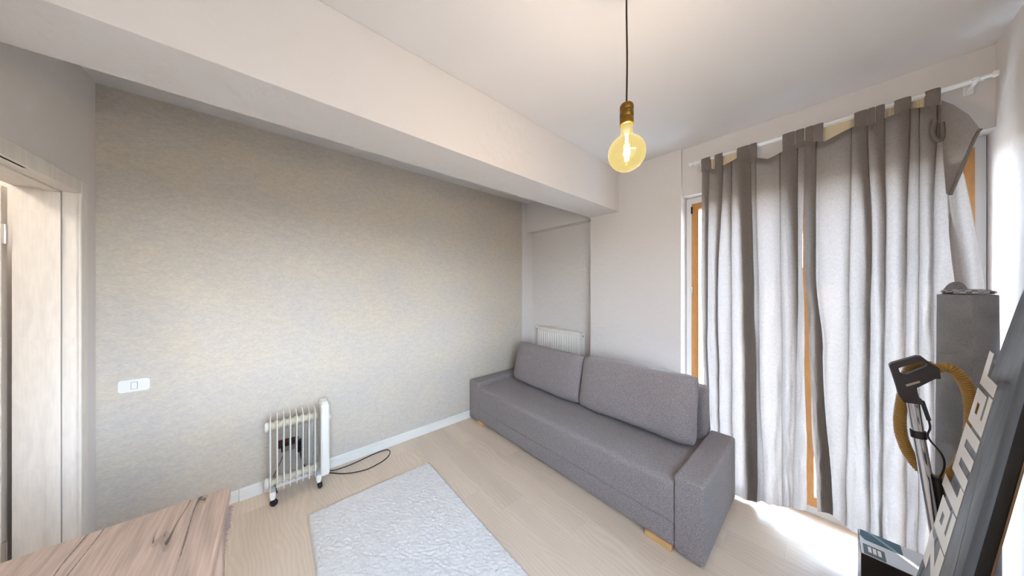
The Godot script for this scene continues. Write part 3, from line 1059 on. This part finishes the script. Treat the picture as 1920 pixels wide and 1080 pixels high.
# ---------------------------------------------------------------- panel radiator in the niche
func build_radiator() -> void:
	var r := thing("panel_radiator", "cream panel radiator in the wall niche behind the sofa", "radiator", Vector3(2.66, 0.40, -2.165))
	var L := 0.655
	obj("panel", rbox(Vector3(0.012, 0.58, L), 0.005, 2), M.enamel, r, Vector3(-0.030, 0.30, 0))
	obj("rear_panel", rbox(Vector3(0.012, 0.58, L), 0.005, 2), M.enamel, r, Vector3(0.045, 0.30, 0))
	obj("side_cover", rbox(Vector3(0.092, 0.56, 0.008), 0.003, 1), M.enamel, r, Vector3(0.008, 0.31, L / 2 - 0.002))
	obj("side_cover", rbox(Vector3(0.092, 0.56, 0.008), 0.003, 1), M.enamel, r, Vector3(0.008, 0.31, -L / 2 + 0.002))
	var grille := []
	for k in 16:
		grille.append([rbox(Vector3(0.080, 0.006, 0.022), 0.002, 1), at(0.008, 0.585, -L / 2 + 0.028 + 0.0400 * k)])
	obj("top_grille", joined(grille), M.enamel, r).set_meta("kind", "stuff")
	var ribs := []
	for k in 17:
		ribs.append([rbox(Vector3(0.014, 0.50, 0.020), 0.006, 2), at(-0.0385, 0.29, -L / 2 + 0.035 + 0.0365 * k)])
	obj("ridges", joined(ribs), M.enamel, r).set_meta("kind", "stuff")
	obj("vent_plug", moved(cyl(0.009, 0.009, 0, 0.010, 12), Transform3D(Basis(Vector3.RIGHT, PI / 2), Vector3.ZERO)), M.chrome, r, Vector3(0.012, 0.545, L / 2 + 0.001))
	obj("valve", moved(lathe([Vector2(0, 0), Vector2(0.016, 0), Vector2(0.018, 0.012), Vector2(0.018, 0.035), Vector2(0.014, 0.045), Vector2(0, 0.045)], 16), Transform3D(Basis(Vector3.RIGHT, -PI / 2), Vector3.ZERO)), M.plastic, r, Vector3(-0.02, 0.575, -L / 2 - 0.004))
	obj("pipe", rod(Vector3(-0.01, -0.38, -L / 2 - 0.03), Vector3(-0.01, 0.56, -L / 2 - 0.03), 0.008), M.enamel, r)
	obj("wall_hook", boxes([[Vector3(0.05, 0.10, -0.25), Vector3(0.086, 0.16, -0.22)], [Vector3(0.05, 0.10, 0.22), Vector3(0.086, 0.16, 0.25)], [Vector3(0.05, 0.45, -0.25), Vector3(0.086, 0.50, -0.22)], [Vector3(0.05, 0.45, 0.22), Vector3(0.086, 0.50, 0.25)]]), M.enamel, r).set_meta("kind", "stuff")
	var rag := obj("cable_twist", tube([Vector3(2.63, 0.995, -2.49), Vector3(2.635, 1.004, -2.40), Vector3(2.65, 1.000, -2.32), Vector3(2.66, 1.006, -2.25), Vector3(2.64, 1.000, -2.21), Vector3(2.62, 1.006, -2.26)], 0.006, 8, 8), M.cream)
	tag(rag, "pale cable twist lying on the niche radiator", "cable")

# ---------------------------------------------------------------- pendant lamp
func build_lamp() -> void:
	var p := thing("pendant_lamp", "bare round filament bulb hanging on a brown cord", "lamp", Vector3(0.924, 1.968, -0.455))
	obj("ceiling_cup", lathe([Vector2(0, CEIL - 1.968 - 0.05), Vector2(0.02, CEIL - 1.968 - 0.05), Vector2(0.045, CEIL - 1.968 - 0.03), Vector2(0.05, CEIL - 1.968), Vector2(0, CEIL - 1.968)], 24), M.brass_dark, p)
	obj("cord", tube([Vector3(-0.001, 0.175, 0), Vector3(0.001, 0.33, 0.001), Vector3(-0.0015, 0.50, 0), Vector3(0, CEIL - 1.968 - 0.045, 0)], 0.003, 8, 8), M.brown_cord, p)
	var so := obj("socket", lathe([Vector2(0, 0.098), Vector2(0.0215, 0.098), Vector2(0.0225, 0.101), Vector2(0.0225, 0.121), Vector2(0.0212, 0.122), Vector2(0.0212, 0.124), Vector2(0.0225, 0.125), Vector2(0.0225, 0.146), Vector2(0.0212, 0.147), Vector2(0.0212, 0.149), Vector2(0.0225, 0.150), Vector2(0.0225, 0.164), Vector2(0.019, 0.170), Vector2(0, 0.170)], 28), M.brass, p)
	obj("cord_grip", cyl(0.006, 0.004, 0.170, 0.182, 12), M.brass_dark, so)
	obj("screw", cyl(0.002, 0.002, 0, 0.003, 8), M.chrome, so, Vector3(-0.017, 0.136, 0.0145), Vector3(0, 0.7, 1.4))
	# globe drawn down from its neck
	var prof := []
	for i in 21:
		var g := -PI / 2 + (PI / 2 + 1.13) * i / 20.0
		prof.append(Vector2(0.0615 * cos(g), 0.0615 * sin(g)))
	prof.append_array([Vector2(0.0215, 0.064), Vector2(0.0192, 0.075), Vector2(0.0190, 0.097)])
	prof[0] = Vector2(0.0, -0.0615)
	var b := obj("bulb", lathe(prof, 36), M.bulb_glass, p)
	var fs := []
	for k in 6:
		var g := TAU * k / 6.0
		fs.append([rod(Vector3(0.006 * cos(g), -0.026, 0.006 * sin(g)), Vector3(0.0095 * cos(g + 0.4), 0.030, 0.0095 * sin(g + 0.4)), 0.0011, 6), Transform3D.IDENTITY])
	obj("filament", joined(fs), M.filament, b)
	obj("stem", lathe([Vector2(0, 0.028), Vector2(0.004, 0.030), Vector2(0.005, 0.060), Vector2(0.016, 0.094), Vector2(0, 0.094)], 14), M.print_white, b)
	var l := OmniLight3D.new()
	l.name = "bulb_light"
	l.light_color = Color(1.0, 0.90, 0.78)
	l.light_energy = 0.30
	l.light_size = 0.012
	l.omni_range = 12.0
	l.omni_attenuation = 2.0
	l.shadow_enabled = true
	p.add_child(l)
	l.position = Vector3(0, -0.002, 0)

# ---------------------------------------------------------------- corner by the curtains
func build_corner() -> void:
	# rolled carpet standing on end
	var c := thing("rolled_carpet", "grey carpet rolled up and standing on end in the window corner", "carpet", Vector3(2.335, 0, 0.412))
	var R := 0.072
	obj("roll", lathe([Vector2(0, 0), Vector2(R + 0.006, 0), Vector2(R + 0.006, 0), Vector2(R + 0.006, 0.5), Vector2(R + 0.003, 1.0), Vector2(R, 1.47), Vector2(R, 1.47), Vector2(R - 0.008, 1.472), Vector2(0, 1.472)], 40), M.carpet, c)
	var sp := []
	for i in 140:
		var t := i / 139.0
		var g := t * TAU * 4.6
		var r := lerpf(0.014, R - 0.006, t)
		sp.append(Vector3(r * cos(g), 1.478 + 0.010 * sin(t * 3.0), r * sin(g)))
	obj("spiral_edge", sweep(sp, func(_k): return 0.0068, 6), M.weave, c)
	# the inner end of the carpet stands out of the roll
	var inner := []
	for i in 9:
		var row := []
		for j in 17:
			var e := -1.0 + 2.0 * j / 16.0
			var h := 0.075 * sqrt(maxf(0.0, 1.0 - e * e * 0.96))
			row.append(Vector3(0.012 + 0.016 * e * e, 1.455 + h * i / 8.0, -0.022 + 0.034 * e))
		inner.append(row)
	inner.reverse()
	obj("inner_end", sheet(inner), M.carpet, c)

	build_board()
	build_vacuum()

	# product box
	var b := thing("product_box", "black and white carton with blue print standing below the vacuum handle", "box", Vector3(2.185, 0, 0.215), 0.0)
	obj("carton", rbox(Vector3(0.20, 0.252, 0.215), 0.003, 1), M.black, b, Vector3(0, 0.127, 0))
	obj("top_panel", rbox(Vector3(0.196, 0.002, 0.211), 0.0008, 1), M.card, b, Vector3(0, 0.2545, 0))
	var pr := func(pts: Array) -> ArrayMesh:
		var poly := PackedVector2Array()
		for p in pts:
			poly.append(p)
		return moved(prism(poly, -0.0008, 0), Transform3D(Basis(Vector3(1, 0, 0), Vector3(0, 0, 1), Vector3(0, -1, 0)), Vector3(0, 0.2556, 0)))
	# x is away from the room, y here is z
	obj("blue_print", pr.call([Vector2(0.096, -0.100), Vector2(0.045, -0.104), Vector2(0.018, -0.090), Vector2(0.018, 0.020), Vector2(0.096, 0.020)]), M.teal, b)
	obj("grey_print", pr.call([Vector2(-0.018, -0.098), Vector2(-0.094, -0.098), Vector2(-0.094, -0.035), Vector2(-0.018, -0.035)]), M.slate, b)
	for k in 3:
		obj("print_square", moved(pr.call([Vector2(-0.030, -0.084), Vector2(-0.072, -0.084), Vector2(-0.072, -0.074), Vector2(-0.030, -0.074)]), at(0, 0.0005, 0.014 * k)), M.print_white, b)

# folded ironing board leaning on the right-hand wall; its face lies in z = 0.173 + 0.18 y
func build_board() -> void:
	var lean := atan(0.18)
	var b := thing("ironing_board", "folded ironing board with a grey lettered cover leaning on the right wall", "ironing board", Vector3(1.75, 0.0, 0.173))
	# own axes: x across, y up the slope, z behind the face
	var tilt := Transform3D(Basis(Vector3.RIGHT, lean), Vector3.ZERO)
	var sc := 1.0 / cos(lean)
	var outline := PackedVector2Array()
	# far edge up, round the nose, near edge down
	for p in [Vector2(0.185, 0.10), Vector2(0.195, 0.16), Vector2(0.196, 0.6), Vector2(0.196, 1.20), Vector2(0.196, 1.40), Vector2(0.192, 1.48), Vector2(0.180, 1.55), Vector2(0.158, 1.61), Vector2(0.128, 1.645), Vector2(0.096, 1.65), Vector2(0.068, 1.62), Vector2(0.050, 1.56), Vector2(0.032, 1.47), Vector2(-0.001, 1.269), Vector2(-0.044, 1.036), Vector2(-0.088, 0.80), Vector2(-0.123, 0.598), Vector2(-0.180, 0.26), Vector2(-0.195, 0.16), Vector2(-0.185, 0.10)]:
		outline.append(Vector2(p.x, p.y * sc))
	# smooth the outline
	var fine := PackedVector2Array()
	for i in outline.size():
		var p0 := outline[(i - 1 + outline.size()) % outline.size()]
		var p1 := outline[i]
		var p2 := outline[(i + 1) % outline.size()]
		var p3 := outline[(i + 2) % outline.size()]
		for k in 4:
			fine.append(p1.cubic_interpolate(p2, p0, p3, k / 4.0))
	# padded cover: face bulges and rolls over the rim to the underside
	var rings := []
	for e in [[0.012, 0.000, 0], [0.008, 0.001, 0], [0.004, 0.004, 0], [0.001, 0.009, 0], [0.0, 0.016, 0]]:
		rings.append([inset(fine, e[0]), e[1]])
	obj("cover", moved(shell(rings, true), tilt), M.board_cover, b)
	var side := []
	for e in [[0.0, 0.016], [0.0005, 0.034], [0.004, 0.040]]:
		side.append([inset(fine, e[0]), e[1]])
	obj("cover_edge", moved(shell(side, false), tilt), M.board_edge, b)
	var under := []
	for e in [[0.003, 0.0400], [0.003, 0.0445], [0.006, 0.0448]]:
		under.append([inset(fine, e[0]), e[1]])
	obj("wooden_underside", moved(shell(under, false, true), tilt), M.board_wood, b)
	# folded legs reach the floor
	for x in [-0.10, 0.09]:
		obj("leg", moved(rod(Vector3(x, 0.012, 0.020), Vector3(x, 0.115, 0.020), 0.010), tilt), M.chrome, b)
	obj("foot_bar", moved(rod(Vector3(-0.15, 0.016, 0.020), Vector3(0.14, 0.016, 0.020), 0.012), tilt), M.black, b)
	# printed word on the face, letter by letter; the word runs up the board
	var q := func(a: float, c: float, d: float, e: float) -> PackedVector2Array: return PackedVector2Array([Vector2(a, c), Vector2(d, c), Vector2(d, e), Vector2(a, e)])
	var w := {
		"z": [[Vector2(0, 0.70), Vector2(0.86, 0.70), Vector2(0.96, 1.0), Vector2(0, 1.0)], [Vector2(0.48, 0.70), Vector2(0.93, 0.76), Vector2(0.46, 0.30), Vector2(0.02, 0.25)], [Vector2(0, 0), Vector2(1.06, 0), Vector2(1.06, 0.30), Vector2(0, 0.30)]],
		"e": [q.call(0, 0, 0.34, 1.0), q.call(0.34, 0.76, 0.98, 1.0), q.call(0.66, 0.58, 0.98, 0.76), q.call(0.34, 0.34, 0.98, 0.58), q.call(0.34, 0, 1.06, 0.22)],
		"l": [q.call(0, 0, 0.36, 1.28), q.call(0.36, 0, 0.68, 0.24)],
		"m": [q.call(0, 0, 0.33, 1.0), q.call(0.33, 0.72, 1.44, 1.0), q.call(0.56, 0, 0.88, 0.72), q.call(1.11, 0, 1.44, 0.72)],
		"r": [q.call(0, 0, 0.34, 1.0), q.call(0.34, 0.70, 0.98, 1.0)]}
	var adv := {"z": 1.12, "e": 1.12, "l": 0.72, "m": 1.54, "r": 1.0}
	var pos := 0.0
	var total := 1.12 + 1.12 + 0.72 + 1.54 + 1.12 + 0.95
	var o0 := Vector2(1.757 - 1.75, 0.438 * sc)
	var o1 := Vector2(1.872 - 1.75, 1.262 * sc)
	var run := (o1 - o0)
	var unit := run.length() / total
	var dir := run.normalized()
	var upv := Vector2(dir.y, -dir.x)
	for ch in "zelmer":
		var meshes := []
		var k := lerpf(0.170, 0.132, pos / total)
		for poly in w[ch]:
			var pp := PackedVector2Array()
			for v in poly:
				var g: Vector2 = o0 + dir * ((pos + v.x + 0.30 * (v.y - 0.5)) * unit) + upv * (v.y * k)
				pp.append(g)
			meshes.append([prism(pp, -0.0012, -0.0002), Transform3D.IDENTITY])
		obj("letter", moved(joined(meshes), tilt), M.print_white, b)
		pos += adv[ch]

func inset(poly: PackedVector2Array, d: float) -> PackedVector2Array:
	var out := PackedVector2Array()
	var n := poly.size()
	for i in n:
		var t := (poly[(i + 1) % n] - poly[(i - 1 + n) % n]).normalized()
		out.append(poly[i] + Vector2(-t.y, t.x) * d)
	return out

# rings of [outline, depth] from the face backwards; cap_front / cap_back close them
func shell(rings: Array, cap_front: bool, cap_back := false) -> ArrayMesh:
	var st := new_st()
	var n: int = rings[0][0].size()
	st.set_smooth_group(0)
	for k in rings.size() - 1:
		for i in n:
			var j := (i + 1) % n
			var a: Vector2 = rings[k][0][i]
			var b: Vector2 = rings[k][0][j]
			var c: Vector2 = rings[k + 1][0][j]
			var e: Vector2 = rings[k + 1][0][i]
			quad_smooth(st, Vector3(a.x, a.y, rings[k][1]), Vector3(b.x, b.y, rings[k][1]), Vector3(c.x, c.y, rings[k + 1][1]), Vector3(e.x, e.y, rings[k + 1][1]))
	for cap in [[cap_front, 0], [cap_back, rings.size() - 1]]:
		if not cap[0]:
			continue
		var poly: PackedVector2Array = rings[cap[1]][0]
		var z: float = rings[cap[1]][1]
		var mid := Vector2.ZERO
		for p in poly:
			mid += p / poly.size()
		for i in poly.size():
			var p := poly[i]
			var q := poly[(i + 1) % poly.size()]
			for e in ([mid, p, q] if cap[1] == 0 else [mid, q, p]):
				st.add_vertex(Vector3(e.x, e.y, z))
	st.generate_normals()
	return st.commit()

func quad_smooth(st: SurfaceTool, a: Vector3, b: Vector3, c: Vector3, d: Vector3) -> void:
	for p in [a, c, b, a, d, c]:
		st.add_vertex(p)

func build_vacuum() -> void:
	var v := thing("vacuum_cleaner", "vacuum cleaner wand with brown grip and gold ribbed hose by the curtain", "vacuum cleaner", Vector3(2.02, 0, 0.30))
	var k := 2.02 / 2.1
	# (z, y) seen from the room; outline of the grip with its open loop
	var P := func(z: float, y: float) -> Vector2: return Vector2(z * k - 0.30, EYE + (y - EYE) * k)
	var outer := PackedVector2Array()
	for e in [[0.186, 1.152], [0.192, 1.163], [0.256, 1.207], [0.268, 1.207], [0.288, 1.183], [0.309, 1.166], [0.312, 1.123], [0.299, 1.120], [0.256, 1.070], [0.261, 1.030], [0.270, 1.020], [0.270, 1.002], [0.224, 0.998], [0.211, 1.025], [0.200, 1.085]]:
		outer.append(P.call(e[0], e[1]))
	var hole := PackedVector2Array()
	for e in [[0.210, 1.145], [0.214, 1.126], [0.222, 1.120], [0.232, 1.123], [0.279, 1.168], [0.282, 1.179], [0.276, 1.184], [0.264, 1.185], [0.219, 1.152]]:
		hole.append(P.call(e[0], e[1]))
	var turn := Basis(Vector3(0, 0, 1), Vector3(0, 1, 0), Vector3(-1, 0, 0))
	var grip := CSGPolygon3D.new()
	grip.name = "grip"
	grip.polygon = outer
	grip.depth = 0.034
	grip.material = M.brown_plastic
	var cut := CSGPolygon3D.new()
	cut.name = "loop_opening"
	cut.polygon = hole
	cut.depth = 0.10
	cut.operation = CSGShape3D.OPERATION_SUBTRACTION
	cut.material = M.brown_plastic
	grip.add_child(cut)
	cut.position = Vector3(0, 0, 0.03)
	v.add_child(grip)
	grip.transform = Transform3D(turn, Vector3(-0.017, 0, 0))
	var badge := PackedVector2Array()
	for e in [[0.228, 1.078], [0.262, 1.103], [0.264, 1.096], [0.231, 1.070]]:
		badge.append(P.call(e[0], e[1]))
	obj("badge", moved(prism(badge, 0, 0.002), Transform3D(turn, Vector3(-0.0172, 0, 0))), M.outlet, v)
	# chrome wand in two steps down to the floor head
	var a := Vector3(0.0, EYE + (1.01 - EYE) * k, 0.247 * k - 0.30)
	var e := Vector3(0.0, 0.06, 0.352 * k - 0.30)
	obj("wand", rod(a, e, 0.0165, 20), M.chrome, v)
	obj("wand_collar", rod(a.lerp(e, 0.125), a.lerp(e, 0.155), 0.0205, 18), M.black, v)
	obj("wand_rail", rod(a.lerp(e, 0.30) + Vector3(-0.004, 0, 0.026), a.lerp(e, 0.75) + Vector3(-0.004, 0, 0.026), 0.011, 12), M.black, v)
	obj("cable", tube([a + Vector3(0, -0.005, 0.024), a.lerp(e, 0.09) + Vector3(-0.012, 0, 0.030), a.lerp(e, 0.14) + Vector3(-0.012, 0, 0.021), a.lerp(e, 0.20) + Vector3(-0.010, 0, 0.045), a.lerp(e, 0.25) + Vector3(-0.006, 0, 0.046), a.lerp(e, 0.31) + Vector3(-0.004, 0, 0.028)], 0.003, 8, 8), M.cable, v)
	obj("cable_sleeve", rod(a + Vector3(-0.002, 0.006, 0.022), a.lerp(e, 0.07) + Vector3(-0.008, 0, 0.030), 0.006, 8), M.black, v)
	obj("floor_head", joined([[rbox(Vector3(0.10, 0.045, 0.10), 0.015, 3), at(0, 0.0235, e.z)], [cyl(0.02, 0.018, 0.04, 0.10, 16), at(0, 0, e.z)]]), M.black, v)
	# ribbed hose: round to the right and down behind the board, back up behind the wand
	var pts := []
	for h in [[0.012, 0.296, 1.148], [0.014, 0.325, 1.170], [0.016, 0.350, 1.155], [0.018, 0.372, 1.110], [0.020, 0.384, 1.050], [0.020, 0.386, 0.95], [0.020, 0.376, 0.84], [0.026, 0.350, 0.74], [0.034, 0.315, 0.68], [0.045, 0.278, 0.695], [0.048, 0.248, 0.745], [0.048, 0.229, 0.81], [0.048, 0.221, 0.88], [0.048, 0.225, 0.96], [0.050, 0.234, 1.04], [0.055, 0.243, 1.11], [0.058, 0.262, 1.155], [0.056, 0.285, 1.165], [0.045, 0.305, 1.15]]:
		pts.append(Vector3(h[0] * 1.2, EYE + (h[2] - EYE) * k, h[1] * k - 0.30))
	var path := smooth_path(pts, 24)
	# keep rib spacing even
	var even := [path[0]]
	var need := 0.0021
	for i in range(1, path.size()):
		var p: Vector3 = path[i - 1]
		var q: Vector3 = path[i]
		var left := p.distance_to(q)
		while left >= need:
			p = p.move_toward(q, need)
			left -= need
			even.append(p)
			need = 0.0021
		need -= left
	obj("hose", sweep(even, func(i): return [0.0140, 0.0174, 0.0188, 0.0174][i % 4], 18), M.hose, v)

# ---------------------------------------------------------------- small things on the wall
func build_small() -> void:
	var s := thing("light_switch", "white light switch plate on the papered wall near the door", "switch", Vector3(-0.634, 0.917, ZB))
	var plate := PackedVector2Array()
	for p in rounded_rect(0.115, 0.072, 0.014, 6):
		plate.append(p)
	obj("plate", joined([[prism(plate, 0.0005, 0.006), Transform3D.IDENTITY]]), M.plastic, s)
	obj("rocker", rbox(Vector3(0.021, 0.040, 0.006), 0.0012, 1), M.plastic, s, Vector3(0, 0, 0.0065), Vector3(0.05, 0, 0))
	obj("rocker_gap", boxes([[Vector3(-0.0122, -0.0215, 0.006), Vector3(0.0122, -0.0203, 0.0066)], [Vector3(-0.0122, 0.0203, 0.006), Vector3(0.0122, 0.0215, 0.0066)], [Vector3(-0.0122, -0.0203, 0.006), Vector3(-0.011, 0.0203, 0.0066)], [Vector3(0.011, -0.0203, 0.006), Vector3(0.0122, 0.0203, 0.0066)]]), M.slate, s)
